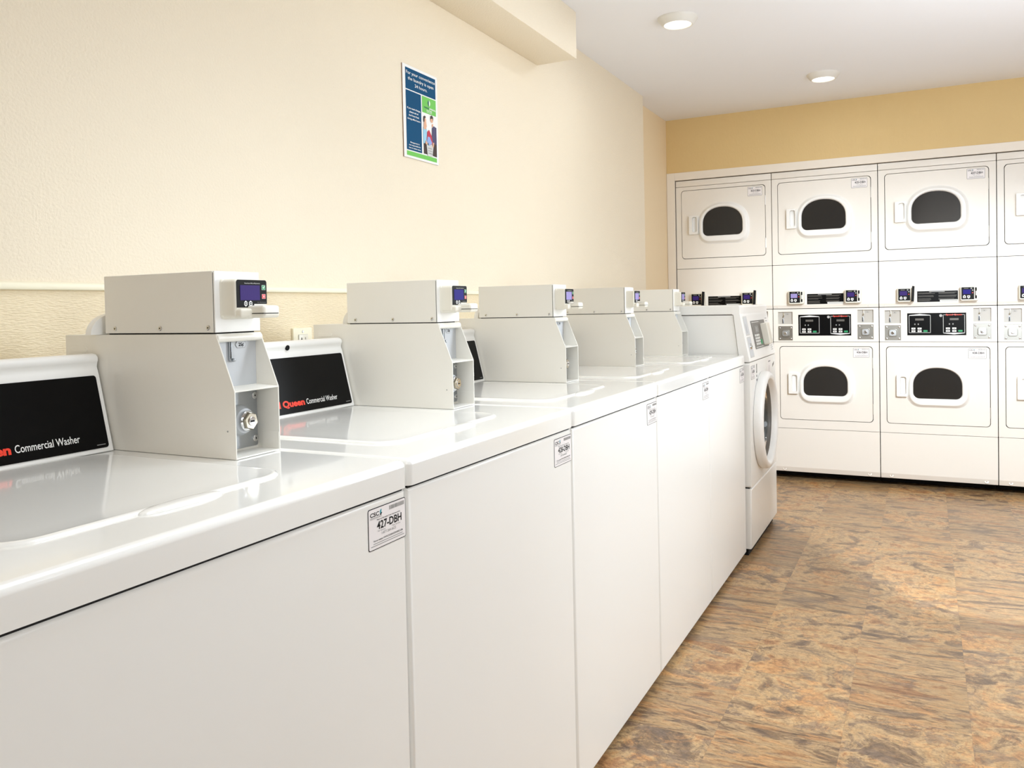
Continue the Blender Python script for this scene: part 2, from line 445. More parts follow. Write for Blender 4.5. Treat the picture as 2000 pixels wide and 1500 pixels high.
# ------------------------------------------------------------------ top-load washers
T0 = .3869; PITCHW = .66
def washer(i, number, label):
    y0 = T0+PITCHW*i
    Y = lambda t: y0+t
    t = thing('top_load_washer', (.42, y0+.33, 0), label, 'washing machine', 'row of top load washers along the left wall')
    # cabinet
    mb = MB()
    mb.box(.08, .7531, Y(.003), Y(.6585), .022, .8512, 'paint', .009, 4,
           sel=lambda a, b: a.x > .7 and b.x > .7)
    mb.box(.10, .735, Y(.02), Y(.64), .004, .03, 'dark')
    mb.obj('cabinet', t)
    for fx in (.13, .70):
        for ft in (.06, .60):
            MB().lathe((fx, Y(ft), 0), (0, 0, 1), [(.022, 0), (.022, .006), (.008, .008), (.008, .022)], 'blackp', 16).obj('foot', t)
    # worktop with rounded rim
    mb = MB()
    mb.box(.08, .757, Y(.003), Y(.6590), .8550, .8967, 'enamel', .011, 5, sel=lambda a, b: not (a.x < .1 and b.x < .1) and not (a.z < .86 and b.z < .86))
    mb.box(.10, .7488, Y(.008), Y(.654), .846, .857, 'dark')  # black strip stands for the shade in the seam under the worktop
    # raised lip around the lid opening
    mb.obj('worktop', t)
    # lid
    mb = MB()
    fr = Frame((0, y0, .8966), (1, 0, 0), (0, 1, 0), (0, 0, 1))
    def lidloop(g, h):
        return [fr.p(u, v, h) for u, v in rr(.246-g, .100-g, .655+g, .515+g, .05+g, 8)]
    mb.loft([lidloop(.0035, -.0003), lidloop(.003, .0010), lidloop(.0012, .0030), lidloop(-.002, .0040), lidloop(-.006, .0040), lidloop(-.010, .0033), lidloop(-.04, .0030)], 'enamel', True, True)
    mb.obj('lid', t)
    # finger grip of the lid
    mb = MB(); n = 24; loops = []
    for k, (sc, h) in enumerate(((1, .0002), (.98, .0025), (.86, .0046), (.6, .0056), (.25, .0060))):
        lp = []
        for j in range(n):
            a = 2*PI*j/n
            lp.append(fr.p(.661+.0135*sc*math.cos(a), .318+.062*math.copysign(abs(math.sin(a))**.8, math.sin(a))*sc, h))
        loops.append(lp)
    mb.loft(loops, 'enamel'); mb.obj('lid_grip', t)
    # console
    prof = [(.2338, .8975), (.2325, .902), (.2022, 1.026), (.2000, 1.033), (.1975, 1.039), (.1985, 1.045), (.2010, 1.050), (.2005, 1.056), (.1960, 1.0605), (.1880, 1.0620), (.1000, 1.055), (.0850, 1.040), (.0850, .8975)]
    mb = MB(); mb.prism(prof, 'xz', Y(.012), Y(.553), 'plastic', .004, 3)
    con = mb.obj('console', t, smooth=50)
    dx, dz = .2022-.2325, 1.026-.902
    Lh = math.hypot(dx, dz); V = Vector((dx/Lh, 0, dz/Lh)); N = Vector((V.z, 0, -V.x))
    cf = Frame((.2325, y0, .902), (0, 1, 0), V, N)
    mb = MB()
    mb.slab(cf, rr(.030, .003, .5440, .1265, .005), .0001, .0014, 'black')
    mb.text(cf, 'Queen', .3800, .0180, .0136, .0019, 'red', align='r', bold=2, width=.0700)
    mb.text(cf, 'Speed', .3030, .0180, .0136, .0019, 'red', align='r', bold=2, width=.0700)
    mb.text(cf, 'Commercial Washer', .3860, .0180, .0122, .0019, 'white', width=.1075)
    mb.rect(cf, .522, .008, .538, .0092, .0019, 'grey')
    mb.obj('name_panel', con, wn=False)
    MB().lathe((.1985, Y(.3606), 1.0470), (1, 0, -.15), [(.0060, -.006), (.0060, .0030), (.0045, .0040)], 'blackp', 20).obj('console_lock', con)
    # ---------------- coin meter case
    A, B = Y(.5585), Y(.6570)
    side = [(.108, .8972), (.5069, .8972), (.5069, 1.0036), (.4712, 1.0915), (.4703, 1.0935), (.108, 1.0935)]
    mb = MB()
    mb.prism(side, 'xz', A, A+.0022, 'meter', .0006, 1)
    mb.prism(side, 'xz', B-.0022, B, 'meter', .0006, 1)
    mb.box(.108, .4703, A+.0021, B-.0021, 1.0912, 1.0935, 'meter')
    mb.box(.108, .1102, A+.0021, B-.0021, .898, 1.0913, 'meter')
    mb.box(.4560, .5066, A+.0021, B-.0021, .8975, .8998, 'meter')           # floor of the recess
    mb.prism([(.4560, 1.0022), (.5060, 1.0022), (.5066, 1.0036), (.5050, 1.0048), (.4560, 1.0075)], 'xz', A+.0021, B-.0021, 'meter')   # shelf
    mb.lathe((.4690, A+.001, 1.0865), (0, 1, 0), [(.0055, 0), (.0065, .001), (.0065, B-A-.003), (.0055, B-A-.002)], 'meter', 20)       # rolled top lip
    mb.slab(Frame((.1332-.012, A, 1.0680), (1, 0, 0), (0, 0, 1), (0, -1, 0)), rr(0, -.0045, .044, .0045, .0045), 0, .0008, 'meter', .0006)
    mb.lathe((.4904, A, .9411), (0, -1, 0), [(.0014, -.001), (.0014, .0006)], 'grey', 10)
    mb.box(.4700, .5060, B-.0030, B-.0021, .8998, .9280, 'meter')
    case = mb.obj('coin_meter_case', t)
    pf = Frame((.4600, y0, 0), (0, 1, 0), (0, 0, 1), (1, 0, 0))
    a, b_ = .5608, .6546
    mb = MB()
    mb.slab(pf, rr(a, 1.0060, b_, 1.0905), -.002, 0, 'inner')
    mb.slab(pf, rr(.5930, 1.0480, .5990, 1.0880, .003), 0, .0035, 'steel', .001)
    mb.rect(pf, .5948, 1.0520, .5968, 1.0870, .0037, 'blackp')
    mb.lathe((.4640, Y(.6000), 1.0500), (1, 0, 0), [(.003, -.003), (.003, .003), (.0015, .004)], 'steel', 12)
    hx = [(.6080, 1.0745), (.6125, 1.0805), (.6290, 1.0805), (.6335, 1.0745), (.6290, 1.0685), (.6125, 1.0685)]
    mb.flat(pf, hx, .0006, 'grey')
    mb.flat(pf, [((u-.62075)*.93+.62075, (v-1.0745)*.88+1.0745) for u, v in hx], .0009, 'inner')
    mb.text(pf, '25¢', .6208, 1.0718, .0055, .0012, 'blackp', align='c', bold=True)
    mb.obj('coin_slot_plate', case, wn=False)
    mb = MB()
    mb.slab(pf, rr(a, .9000, b_, 1.0022), -.003, -.001, 'meter')
    mb.slab(pf, rr(.5640, .9040, .6530, .9985, .004), -.001, .0015, 'steel', .0006)
    for v in (.9165, .9880):
        for u in (.5750, .6465):
            mb.lathe((.4615, Y(u), v), (1, 0, 0), [(.0062, 0), (.0058, .0012), (.0030, .0022)], 'chrome', 18)
            mb.lathe((.4637, Y(u), v), (1, 0, 0), [(.0018, -.0005), (.0014, .0002)], 'blackp', 8)
    mb.obj('lock_plate', case)
    mb = MB()
    lc = (.4615, Y(.6090), .9510)
    mb.lathe(lc, (1, 0, 0), [(.0250, 0), (.0250, .006), (.0215, .012), (.0200, .016), (.0170, .0175)], 'inner', 36)
    mb.lathe(lc, (1, 0, 0), [(.0165, .016), (.0165, .0225), (.0140, .0245), (.0135, .0245)], 'chrome', 36)
    mb.lathe(lc, (1, 0, 0), [(.0150, .0200), (.0150, .0280), (.0135, .0300)], 'brass', 6)
    mb.lathe(lc, (1, 0, 0), [(.0072, .0295), (.0072, .0312), (.0066, .0318)], 'chrome', 24)
    mb.box(lc[0]+.031, lc[0]+.0322, lc[1]-.0042, lc[1]+.0042, lc[2]-.0011, lc[2]+.0014, 'blackp')
    mb.obj('coin_box_lock', case)
    # ---------------- payment housing on top
    mb = MB()
    mb.box(.2134, .4660, A, Y(.6560), 1.0957, 1.1930, 'meter', .0012, 2)
    mb.box(.2180, .4600, A+.004, Y(.6520), 1.0933, 1.0960, 'dark')
    mb.box(.4660, .4672, A+.001, Y(.6550), 1.0965, 1.1905, 'dark')
    mb.box(.4672, .4703, A+.0002, Y(.6560), 1.0957, 1.1930, 'plastic', .001, 2)
    pay = mb.obj('payment_housing', t)
    for sx in (.2383, .3470, .4551):
        mb = MB()
        mb.lathe((sx, A, 1.1035), (0, -1, 0), [(.0040, -.001), (.0040, .0006), (.0028, .0014)], 'chrome', 16)
        mb.lathe((sx, A-.0014, 1.1035), (0, -1, 0), [(.0013, -.001), (.0012, .0002)], 'blackp', 8)
        mb.obj('screw', pay)
    off = .0 if i == 0 else .034
    mb = MB(); hf = Frame((.1990, y0, 1.0936), (0, 1, 0), (0, 0, 1), (1, 0, 0))
    pts = [(.5400+off, 0)]+[(.5900+off-.05*math.cos(k*PI/16), .037*math.sin(k*PI/16)) for k in range(1, 9)]+[(.640, .037), (.640, 0)]
    mb.slab(hf, pts, -.012, .002, 'plastic', .001); mb.obj('round_cover', pay)
    # ---------------- card reader
    rf = Frame((.4703, y0, 0), (0, 1, 0), (0, 0, 1), (1, 0, 0))
    def rl(g, n, v0=1.1165, v1=1.1810, u0=.5690, u1=.6430, r=.007):
        return [rf.p(u, v, n) for u, v in rr(u0+g, v0+g, u1-g, v1-g, max(.001, r-g*.5), 6)]
    mb = MB()
    mb.loft([rl(0, 0), rl(0, .0035), rl(.0012, .0050), rl(.0016, .026), rl(.0028, .0295), rl(.0045, .0310)], 'offwhite')
    # rounded lower bump and card nose
    mb.box(.4900, .5115, Y(.5725), Y(.6120), 1.1180, 1.1330, 'offwhite', .0045, 4)
    mb.box(.4950, .5360, Y(.5960), Y(.6330), 1.1175, 1.1375, 'offwhite', .0050, 4)
    mb.box(.5105, .5366, Y(.5955), Y(.6280), 1.1242, 1.1254, 'blackp')
    rd = mb.obj('card_reader', t)
    df = Frame((.4703+.0310, y0, 0), (0, 1, 0), (0, 0, 1), (1, 0, 0))
    mb = MB()
    L_ = [(.5735, 1.1345)]+[(.6090, 1.1345), (.6105, 1.1365), (.6110, 1.1400)]+[(.6395, 1.1400)]+[(.6395-.004+.004*math.cos(k*PI/10), 1.1745+.004*math.sin(k*PI/10)) for k in range(6)]+[(.5775-.004*math.sin(k*PI/10), 1.1745+.004*math.cos(k*PI/10)) for k in range(6)]
    mb.slab(df, L_, 0, .0006, 'blackp')
    mb.rect(df, .5805, 1.1460, .6235, 1.1700, .0012, M['lcd'] if i == 0 else M['lcd2'] if i == 1 else M['lcd3'])
    mb.rect(df, .6275, 1.1625, .6360, 1.1705, .0012, 'lgrey', .001); mb.rect(df, .6279, 1.1629, .6356, 1.1701, .0014, 'green', .001)
    mb.flat(df, [(.6295, 1.1665), (.6312, 1.1645), (.6342, 1.1683), (.6332, 1.1690), (.6311, 1.1663), (.6303, 1.1673)], .0017, 'white')
    mb.rect(df, .6275, 1.1482, .6360, 1.1560, .0012, 'lgrey', .001); mb.rect(df, .6279, 1.1486, .6356, 1.1556, .0014, 'redb', .001)
    for s1 in (1, -1):
        cu, cv = .63175, 1.1521
        mb.flat(df, [(cu-.0018*s1-.0005, cv-.0018), (cu-.0018*s1+.0005, cv-.0018), (cu+.0018*s1+.0005, cv+.0018), (cu+.0018*s1-.0005, cv+.0018)], .0017+.0001*s1, 'white')
    for k, cu in enumerate((.5920, .6025)):
        h6 = [(cu-.0036, 1.1385), (cu, 1.1358), (cu+.0036, 1.1385), (cu+.0036, 1.1428), (cu, 1.1455), (cu-.0036, 1.1428)]
        mb.flat(df, h6, .0012, 'white')
        mb.rect(df, cu-.0024, 1.1386, cu+.0024, 1.1426, .0014, 'blackp')
        mb.rect(df, cu-.0018, 1.1401, cu+.0018, 1.1411, .0016, 'white')
        if k == 0: mb.rect(df, cu-.0005, 1.1390, cu+.0005, 1.1422, .0016, 'white')
    mb.text(df, 'Heartland MicroPayments', .6070, 1.1722, .0019, .0012, 'lgrey', width=.034, align='c')
    mb.text(df, 'Give a MicroPayment', .6365, 1.1420, .0012, .0012, 'grey', width=.019, align='r')
    mb.obj('display', rd, wn=False)
    # ---------------- service sticker
    sf = Frame((.7531, y0, 0), (0, 1, 0), (0, 0, 1), (1, 0, 0))
    service_sticker(sf, .5610, .7800, .0945, .0605, number).obj('service_sticker', t, wn=False)
    return t
def service_sticker(fr, u, v, wd, ht, number):
    """white property sticker: black outline, maker's letters, bar code, machine number"""
    mb = MB(); X = lambda a: u+a*wd; Z = lambda b: v+b*ht
    g = .012*wd
    mb.slab(fr, rr(u, v, u+wd, v+ht, .04*wd), .0001, .0004, 'blackp')
    mb.flat(fr, rr(u+g, v+g, u+wd-g, v+ht-g, .03*wd), .0006, 'sticker')
    e = .0008
    mb.text(fr, 'CSC', X(.05), Z(.80), .095*ht, e, 'blackp', width=.23*wd, bold=True)
    mb.flat(fr, [(X(.30), Z(.80)), (X(.33), Z(.78)), (X(.36), Z(.84)), (X(.33), Z(.86))], e, 'blackp')
    mb.flat(fr, [(X(.30), Z(.84)), (X(.33), Z(.83)), (X(.35), Z(.93)), (X(.31), Z(.91))], e+.0001, 'teal')
    mb.text(fr, 'SERVICEWORKS', X(.05), Z(.74), .045*ht, e, 'grey', width=.30*wd)
    random.seed(5); x = .55
    while x < .955:
        w_ = random.choice((.007, .011, .016)); mb.rect(fr, X(x), Z(.83), X(x+w_), Z(.93), e, 'grey'); x += w_+random.choice((.006, .009))
    mb.text(fr, 'Please use this number if ever reporting service', X(.22), Z(.685), .035*ht, e, 'blackp', width=.62*wd)
    mb.text(fr, number+'-DBH', X(.22), Z(.465), .185*ht, e, 'blackp', width=.66*wd, bold=True)
    mb.text(fr, 'For Service', X(.24), Z(.40), .04*ht, e, 'grey', width=.20*wd)
    mb.text(fr, 'Pass Service', X(.62), Z(.40), .04*ht, e, 'grey', width=.22*wd)
    mb.text(fr, '1-877-264-6622', X(.34), Z(.31), .065*ht, e, 'grey', width=.38*wd)
    mb.text(fr, 'Visit our website: WWW.CSCSERVICEWORKS.COM', X(.12), Z(.19), .045*ht, e, 'blackp', width=.78*wd)
    for k, z in enumerate((.135, .085)):
        mb.rect(fr, X(.12-.06*k), Z(z), X(.90+.04*k), Z(z+.018), e, 'grey')
    return mb
WL = ['nearest top load washer, cut by the left edge, sticker 427-DBH',
      'top load washer with sticker 428-DBH, between washers 427 and 429',
      'top load washer third from the front, after the one marked 428-DBH',
      'top load washer fourth from the front of the row',
      'farthest top load washer, right beside the front load machine']
for i, n in enumerate(('427', '428', '429', '430', '431')): washer(i, n, WL[i])

# ------------------------------------------------------------------ front-load washer at the end of the row
def front_loader():
    A, B = 3.7010, 4.3900
    t = thing('front_load_washer', (.42, (A+B)/2, 0), 'tall white front load washer with round glass door at the end of the row', 'washing machine')
    mb = MB()
    mb.box(.07, .775, A, B, .034, .3015, 'paint', .008, 3, sel=lambda a, b: a.x > .7 and b.x > .7)
    mb.obj('pedestal', t)
    mb = MB(); mb.box(.12, .755, A+.02, B-.02, .0, .04, 'dark'); mb.box(.10, .765, A+.006, B-.006, .299, .309, 'dark'); mb.obj('base', t)
    ff = Frame((.775, 0, 0), (0, 1, 0), (0, 0, 1), (1, 0, 0))
    cy_, cz = 3.985, .575
    mb = MB()
    mb.box(.07, .745, A, B, .3070, .8610, 'paint')
    mb.plate(ff, rr(A, .3070, B, .8600, .010), [circ(cy_, cz, .190, 48)], -.032, 0, 'paint')
    mb.obj('cabinet', t)
    # control head
    mb = MB()
    mb.prism([(.07, .865), (.7285, .865), (.7050, 1.0715), (.07, 1.0715)], 'xz', A+.004, B-.004, 'paint', .001, 1)
    head = [(.7300, .8630), (.7755, .8630), (.7765, .8680), (.7375, 1.0700), (.7355, 1.0760), (.7360, 1.1080), (.7300, 1.1155), (.70, 1.1160), (.70, 1.0730), (.7065, 1.0730)]
    mb.prism(head, 'xz', A-.001, B, 'plastic', .003, 3)
    hd = mb.obj('control_head', t, smooth=50)
    mb = MB(); mb.box(.07, .7050, A-.001, B, 1.0745, 1.1155, 'paint', .005, 3); mb.obj('lid', t)
    P0, P1 = Vector((.7765, 0, .868)), Vector((.7375, 0, 1.070))
    V = (P1-P0).normalized(); N = Vector((V.z, 0, -V.x))
    cf = Frame(P0, (0, 1, 0), V, N)
    mb = MB()
    mb.slab(cf, rr(A+.035, .112, A+.120, .200, .003), .0, .0012, 'lgrey'); mb.slab(cf, rr(A+.041, .118, A+.114, .194), .0012, .0016, 'inner')
    mb.rect(cf, A+.06, .125, A+.066, .165, .002, 'grey')
    mb.slab(cf, rr(A+.035, .012, A+.120, .106, .003), .0, .0012, 'lgrey'); mb.slab(cf, rr(A+.041, .018, A+.114, .100), .0012, .0016, 'inner')
    mb.lathe(tuple(cf.p(A+.0775, .062, .0016)), N, [(.014, 0), (.012, .006)], 'chrome', 20); mb.rect(cf, A+.074, .058, A+.081, .065, .0080, 'blackp')
    mb.obj('coin_panel', hd, wn=False)
    mb = MB()
    mb.slab(cf, rr(3.895, .043, 4.245, .176, .004), 0, .002, 'panelgrey')
    for v_ in (.050, .168): mb.rect(cf, 3.905, v_-.0012, 4.09, v_+.0012, .0024, 'white')
    mb.rect(cf, 3.96, .118, 4.05, .150, .0024, 'grey'); mb.text(cf, '25', 3.985, .125, .018, .0028, 'lgrey')
    for r_ in range(4):
        for c_ in range(3):
            mb.slab(cf, rr(3.925+c_*.040, .060+r_*.0135, 3.953+c_*.040, .070+r_*.0135, .002), .002, .004, 'key')
    mb.slab(cf, rr(4.050, .060, 4.078, .084, .002), .002, .004, 'green')
    mb.obj('keypad_panel', hd, wn=False)
    mb = MB(); mb.slab(cf, rr(4.120, .052, 4.185, .158, .006), 0, .034, 'offwhite', .006, 3); mb.obj('card_reader', hd)
    mb = MB()
    mb.slab(cf, rr(4.285, .062, 4.345, .146, .002), 0, .0008, 'panelgrey'); mb.rect(cf, 4.293, .067, 4.337, .092, .0012, 'lgrey'); mb.rect(cf, 4.293, .10, 4.337, .138, .0012, 'grey')
    for z in (.020, .030, .040): mb.rect(cf, 4.29, z, 4.34, z+.003, .0006, 'grey')
    for z in (.156, .166, .180): mb.rect(cf, 4.285, z, 4.335, z+.003, .0006, 'grey')
    mb.obj('instruction_sticker', hd, wn=False)
    # door
    door = None
    mb = MB()
    mb.lathe((.775, cy_, cz), (1, 0, 0), [(.224, .001), (.228, .012), (.227, .028), (.222, .038), (.212, .043), (.202, .043), (.194, .039), (.190, .030), (.187, .013)], 'plastic', 72, False, False)
    door = mb.obj('door', t, smooth=60)
    mb = MB(); mb.lathe((.775, cy_, cz), (1, 0, 0), [(.177, -.002), (.168, -.012), (.154, -.040), (.140, -.075), (.08, -.10), (.02, -.104)], 'glass', 56, False, True); mb.obj('door_glass', door)
    mb = MB(); mb.lathe((.775, cy_, cz), (1, 0, 0), [(.188, .014), (.182, .010), (.178, .002), (.176, -.010)], 'panelgrey', 56, False, False); mb.obj('door_seal', door)
    mb = MB()
    mb.lathe((.775, cy_, cz), (1, 0, 0), [(.1895, -.031), (.1895, -.04), (.185, -.07), (.190, -.12), (.20, -.13), (.22, -.40)], 'slab', 48, False, True)
    mb.obj('drum', t)
    # stickers below the control head
    service_sticker(ff, A+.028, .7830, .090, .060, '432').obj('service_sticker', t, wn=False)
    mb = MB()
    for z in (.772, .790, .808): mb.slab(ff, circ(A+.165, z, .006, 10), 0, .0006, 'blackp')
    mb.rect(ff, A+.160, .812, A+.170, .845, .0006, 'blackp'); mb.obj('warning_sticker', t, wn=False)
    mb = MB(); mb.slab(ff, rr(4.16, .770, 4.25, .845, .003), 0, .0003, 'sticker')
    mb.rect(ff, 4.175, .832, 4.235, .838, .0006, 'grey'); mb.rect(ff, 4.20, .775, 4.208, .815, .0006, 'lgrey'); mb.obj('care_sticker', t, wn=False)
    mb = MB(); mb.slab(ff, [(4.30, .800), (4.345, .812), (4.35, .826), (4.30, .815)], 0, .0006, 'panelgrey'); mb.obj('emblem', t, wn=False)
    return t
front_loader()

# ------------------------------------------------------------------ stacked dryers
def dryer(j, top_no, low_no, label, flaps=()):
    X0 = CX0+CW*j; y = YD
    t = thing('stacked_dryer', (X0+CW/2, YD+.3, 0), label, 'dryer', 'bank of stacked dryers in the far wall')
    fr = Frame((X0, YD, 0), (1, 0, 0), (0, 0, 1), (0, -1, 0))
    a, b = .0021, CW-.0021
    mb = MB()
    mb.box(X0+.003, X0+CW-.003, YD+.022, YD+.68, .052, 1.942, 'dark'); mb.box(X0+.003, X0+CW-.003, YD+.17, YD+.66, 0, .052, 'dark')
    mb.slab(fr, rr(a, 1.9012, b, 1.9395), -.022, 0, 'dryer', .0018)
    for z0, z1, d0, d1 in ((1.3590, 1.8985, 1.4265, 1.8720), (.3310, .8726, .3880, .8440)):
        mb.plate(fr, rr(a, z0, b, z1, .002), [rr(.0363, d0-.0034, .5780, d1+.0034, .0215, 8)], -.022, 0, 'dryer')
        mb.box(X0+.02, X0+.59, YD+.018, YD+.022, d0-.02, d1+.02, 'dark')
    mb.obj('cabinet', t, wn=False)
    # access panel with inward bent lower lip and screws
    mb = MB()
    mb.prism([(YD-.001, 1.3562), (YD-.001, 1.104), (YD+.007, 1.0835), (YD+.020, 1.0835), (YD+.020, 1.3562)], 'yz', X0+a, X0+b, 'dryer', .0012, 2)
    for sx in (.030, .555): mb.lathe((X0+sx, YD+.003, 1.0935), (0, -1, .35), [(.0045, -.003), (.0045, .001), (.003, .002)], 'trim', 12); mb.lathe((X0+sx, YD+.001, 1.0942), (0, -1, .35), [(.0014, -.002), (.0014, .0006)], 'brown', 8)
    mb.obj('access_panel', t)
    # lower panel
    mb = MB()
    mb.prism([(YD-.001, .3285), (YD-.001, .085), (YD+.008, .055), (YD+.020, .055), (YD+.020, .3285)], 'yz', X0+a, X0+b, 'dryer', .0015, 2)
    for sx in (.060, .555): mb.lathe((X0+sx, YD+.002, .072), (0, -1, .3), [(.011, -.006), (.0105, .0005), (.004, .001)], 'dryer', 14); mb.lathe((X0+sx, YD+.0005, .0725), (0, -1, .3), [(.0028, -.002), (.0028, .0012)], 'brown', 8)
    mb.obj('lower_panel', t)
    # control panel with three openings
    mb = MB(); z0, z1 = .8750, 1.0798
    holes = [rr(.0305, .8830, .1180, .9735, .001), rr(.0305, .9850, .1180, 1.0625, .001), rr(.4945, .8890, .5835, .9795, .001), rr(.4945, .9905, .5835, 1.0685, .001), rr(.152, .9125, .459, 1.0435, .001)]
    mb.plate(fr, rr(a, z0, b, z1, .002), holes, -.020, 0, 'dryer')
    cp = mb.obj('control_panel', t, wn=False)
    mb = MB(); mb.slab(fr, rr(.150, .911, .461, 1.045), -.012, -.005, 'black')
    n = -.0045
    def outline(u0, v0, u1, v1, w_=.0022):
        for q in ((u0, v0, u1, v0+w_), (u0, v1-w_, u1, v1), (u0, v0, u0+w_, v1), (u1-w_, v0, u1, v1)): mb.rect(fr, *q, n, 'lgrey')
    outline(.161, .927, .276, 1.031); outline(.3405, .925, .4520, 1.033)
    mb.flat(fr, [(.163, 1.029), (.274, 1.029), (.274, 1.032), (.2185, 1.0385), (.163, 1.032)], n+.0003, 'white')
    mb.flat(fr, [(.343, .927), (.343, .924), (.3965, .9175), (.450, .924), (.450, .927)], n+.0003, 'white')
    mb.text(fr, 'Speed Queen', .3965, 1.0285, .0085, n+.0006, 'red', width=.082, align='c', bold=True)
    mb.flat(fr, circ(.329, 1.0275, .0078, 20), n+.0003, 'lgrey'); mb.flat(fr, circ(.329, 1.0275, .0056, 20), n+.0005, 'grey'); mb.flat(fr, circ(.329, 1.0275, .002, 10), n+.0007, 'white')
    for o_ in (0, .1803):
        mb.rect(fr, .195+o_, 1.000, .240+o_, 1.012, n+.0002, 'panelgrey')
        for q in (.190, .208): mb.rect(fr, q+o_, .974, q+.006+o_, .982, n+.0002, 'grey')
        for bx in (.185, .2175):
            for bz in (.9375, .9525):
                mb.slab(fr, rr(bx-.0105+o_, bz-.0052, bx+.0105+o_, bz+.0052, .001), n, n+.0015, 'key'); mb.rect(fr, bx-.004+o_, bz-.0016, bx+.004+o_, bz+.0016, n+.0018, 'panelgrey')
        mb.slab(fr, rr(.2485-.011+o_, .9325, .2485+.011+o_, .9430, .003), n, n+.0015, 'green')
    mb.obj('touch_panel', cp, wn=False)
    for (u0, zz) in ((.0305, 0), (.4955, .006)):
        mb = MB(); mb.slab(fr, rr(u0-.001, .984+zz, u0+.088, 1.0635+zz), -.019, -.014, 'slot')
        mb.slab(fr, rr(u0+.024, .990+zz, u0+.033, 1.020+zz, .002), -.014, -.011, 'steel', .001)
        mb.rect(fr, u0+.0265, .992+zz, u0+.0305, 1.017+zz, -.0106, 'blackp')
        mb.slab(fr, [(u0+.024, 1.030+zz), (u0+.030, 1.040+zz), (u0+.029, 1.060+zz), (u0+.034, 1.060+zz), (u0+.036, 1.036+zz), (u0+.030, 1.026+zz)], -.014, -.010, 'brass', .001)
        hx = [(u0+.043, 1.0485+zz), (u0+.047, 1.0535+zz), (u0+.062, 1.0535+zz), (u0+.066, 1.0485+zz), (u0+.062, 1.0435+zz), (u0+.047, 1.0435+zz)]
        mb.flat(fr, hx, -.0135, 'grey'); mb.flat(fr, [((p-u0-.0545)*.9+u0+.0545, (q-1.0485-zz)*.8+1.0485+zz) for p, q in hx], -.0132, 'slot')
        mb.text(fr, '25¢', u0+.0545, 1.0463+zz, .0045, -.0128, 'blackp', align='c')
        mb.obj('coin_slot', cp, wn=False)
        mb = MB(); cz = .9280+zz; cu = u0+.0435
        mb.slab(fr, rr(u0-.0005, .882+zz, u0+.0885, .9745+zz, .003), -.010, -.004, 'dsteel', .001)
        for du in (-.034, .034):
            for dv in (-.034, .034): mb.lathe(tuple(fr.p(cu+du, cz+dv, -.004)), (0, -1, 0), [(.0055, 0), (.0050, .002), (.002, .003)], 'chrome', 14)
        mb.slab(fr, rr(cu-.024, cz-.023, cu+.024, cz+.023, .012), -.004, .002, 'dsteel', .002)
        mb.slab(fr, rr(cu-.018, cz-.017, cu+.018, cz+.017, .009), .002, .0035, 'steel', .001)
        mb.lathe(tuple(fr.p(cu, cz, .0035)), (0, -1, 0), [(.0095, 0), (.0095, .004), (.007, .0055)], 'chrome', 20)
        mb.box(X0+cu-.004, X0+cu+.004, YD-.0098, YD-.0088, cz-.0012, cz+.0012, 'blackp')
        mb.obj('coin_lock', cp)
    # doors
    for k, (z0, z1, r0, r1, g0, g1, h0, h1, s0, no) in enumerate(((1.4265, 1.8720, 1.527, 1.772, 1.5655, 1.7535, 1.582, 1.704, 1.8065, top_no), (.3880, .8440, .499, .7495, .539, .7235, .551, .679, .7780, low_no))):
        mb = MB()
        mb.plate(fr, rr(.0397, z0, .5746, z1, .020, 8), [], -.018, .0005, 'dryer')
        door = mb.obj('door', t, wn=False)
        L = lambda g, n: [fr.p(u, v, n) for u, v in arch(.158+g, r0+g, .466-g, r1-g, .066-g*.6, .46)]
        G = lambda g, n: [fr.p(u, v, n) for u, v in arch(.179+g, g0+g, .437-g, g1-g, .034-g*.5, .42)]
        mb = MB(); mb.loft([L(-.012, .0005), L(-.006, .004), L(0, .014), L(.003, .020), L(.008, .0225), G(-.004, .0215), G(0, .0185), G(.003, .010)], 'plastic', False, False)
        mb.obj('window_ring', door, smooth=60)
        MB().loft([G(-.001, .0130), G(.012, .0131), G(.05, .0132)], 'slab', True, True).obj('window_glass', door, smooth=60)
        mb = MB()
        mb.plate(fr, rr(.0925, h0, .1500, h1, .004), [rr(.1120, h0+.014, .1440, h1-.010, .010, 6)], .0005, .026, 'plastic')
        mb.slab(fr, rr(.1125, h0+.0145, .1435, h1-.0105, .010, 6), .0008, .006, 'plastic')
        mb.obj('handle', door, wn=False)
        for zz in (z0+.050+.033, z1-.127):
            pass
        for zz in (z0+.078, z1-.128+.030):
            mb = MB(); mb.box(X0+.5735, X0+.5800, YD-.0035, YD+.004, zz-.031, zz+.031, 'trim', .001); mb.lathe((X0+.5765, YD-.002, zz-.031), (0, 0, 1), [(.0022, 0), (.0022, .062)], 'steel', 8); mb.obj('hinge', door)
        if no: service_sticker(Frame((X0, YD-.0005, 0), (1, 0, 0), (0, 0, 1), (0, -1, 0)), .468, s0, .090, .0585, no).obj('service_sticker', door, wn=False)
    # card readers
    for k, u0 in enumerate((.1020, .4290)):
        z0, z1 = 1.1110, 1.1945
        mb = MB(); Lp = lambda g, n, r=.007: [fr.p(u, v, n) for u, v in rr(u0+g, z0+g, u0+.0905-g, z1-g, r)]
        mb.loft([Lp(0, .001), Lp(0, .040), Lp(.0015, .0435), Lp(.003, .0445)], 'offwhite')
        q = .0448
        mb.slab(fr, rr(u0+.0045, z0+.008, u0+.0685, z1-.006, .003), .0440, q, 'blackp')
        mb.rect(fr, u0+.013, z0+.038, u0+.052, z0+.064, q+.0004, M['lcd2'] if (j, k) == (2, 1) else M['lcd3'] if j == 1 and k == 0 else M['lcd'])
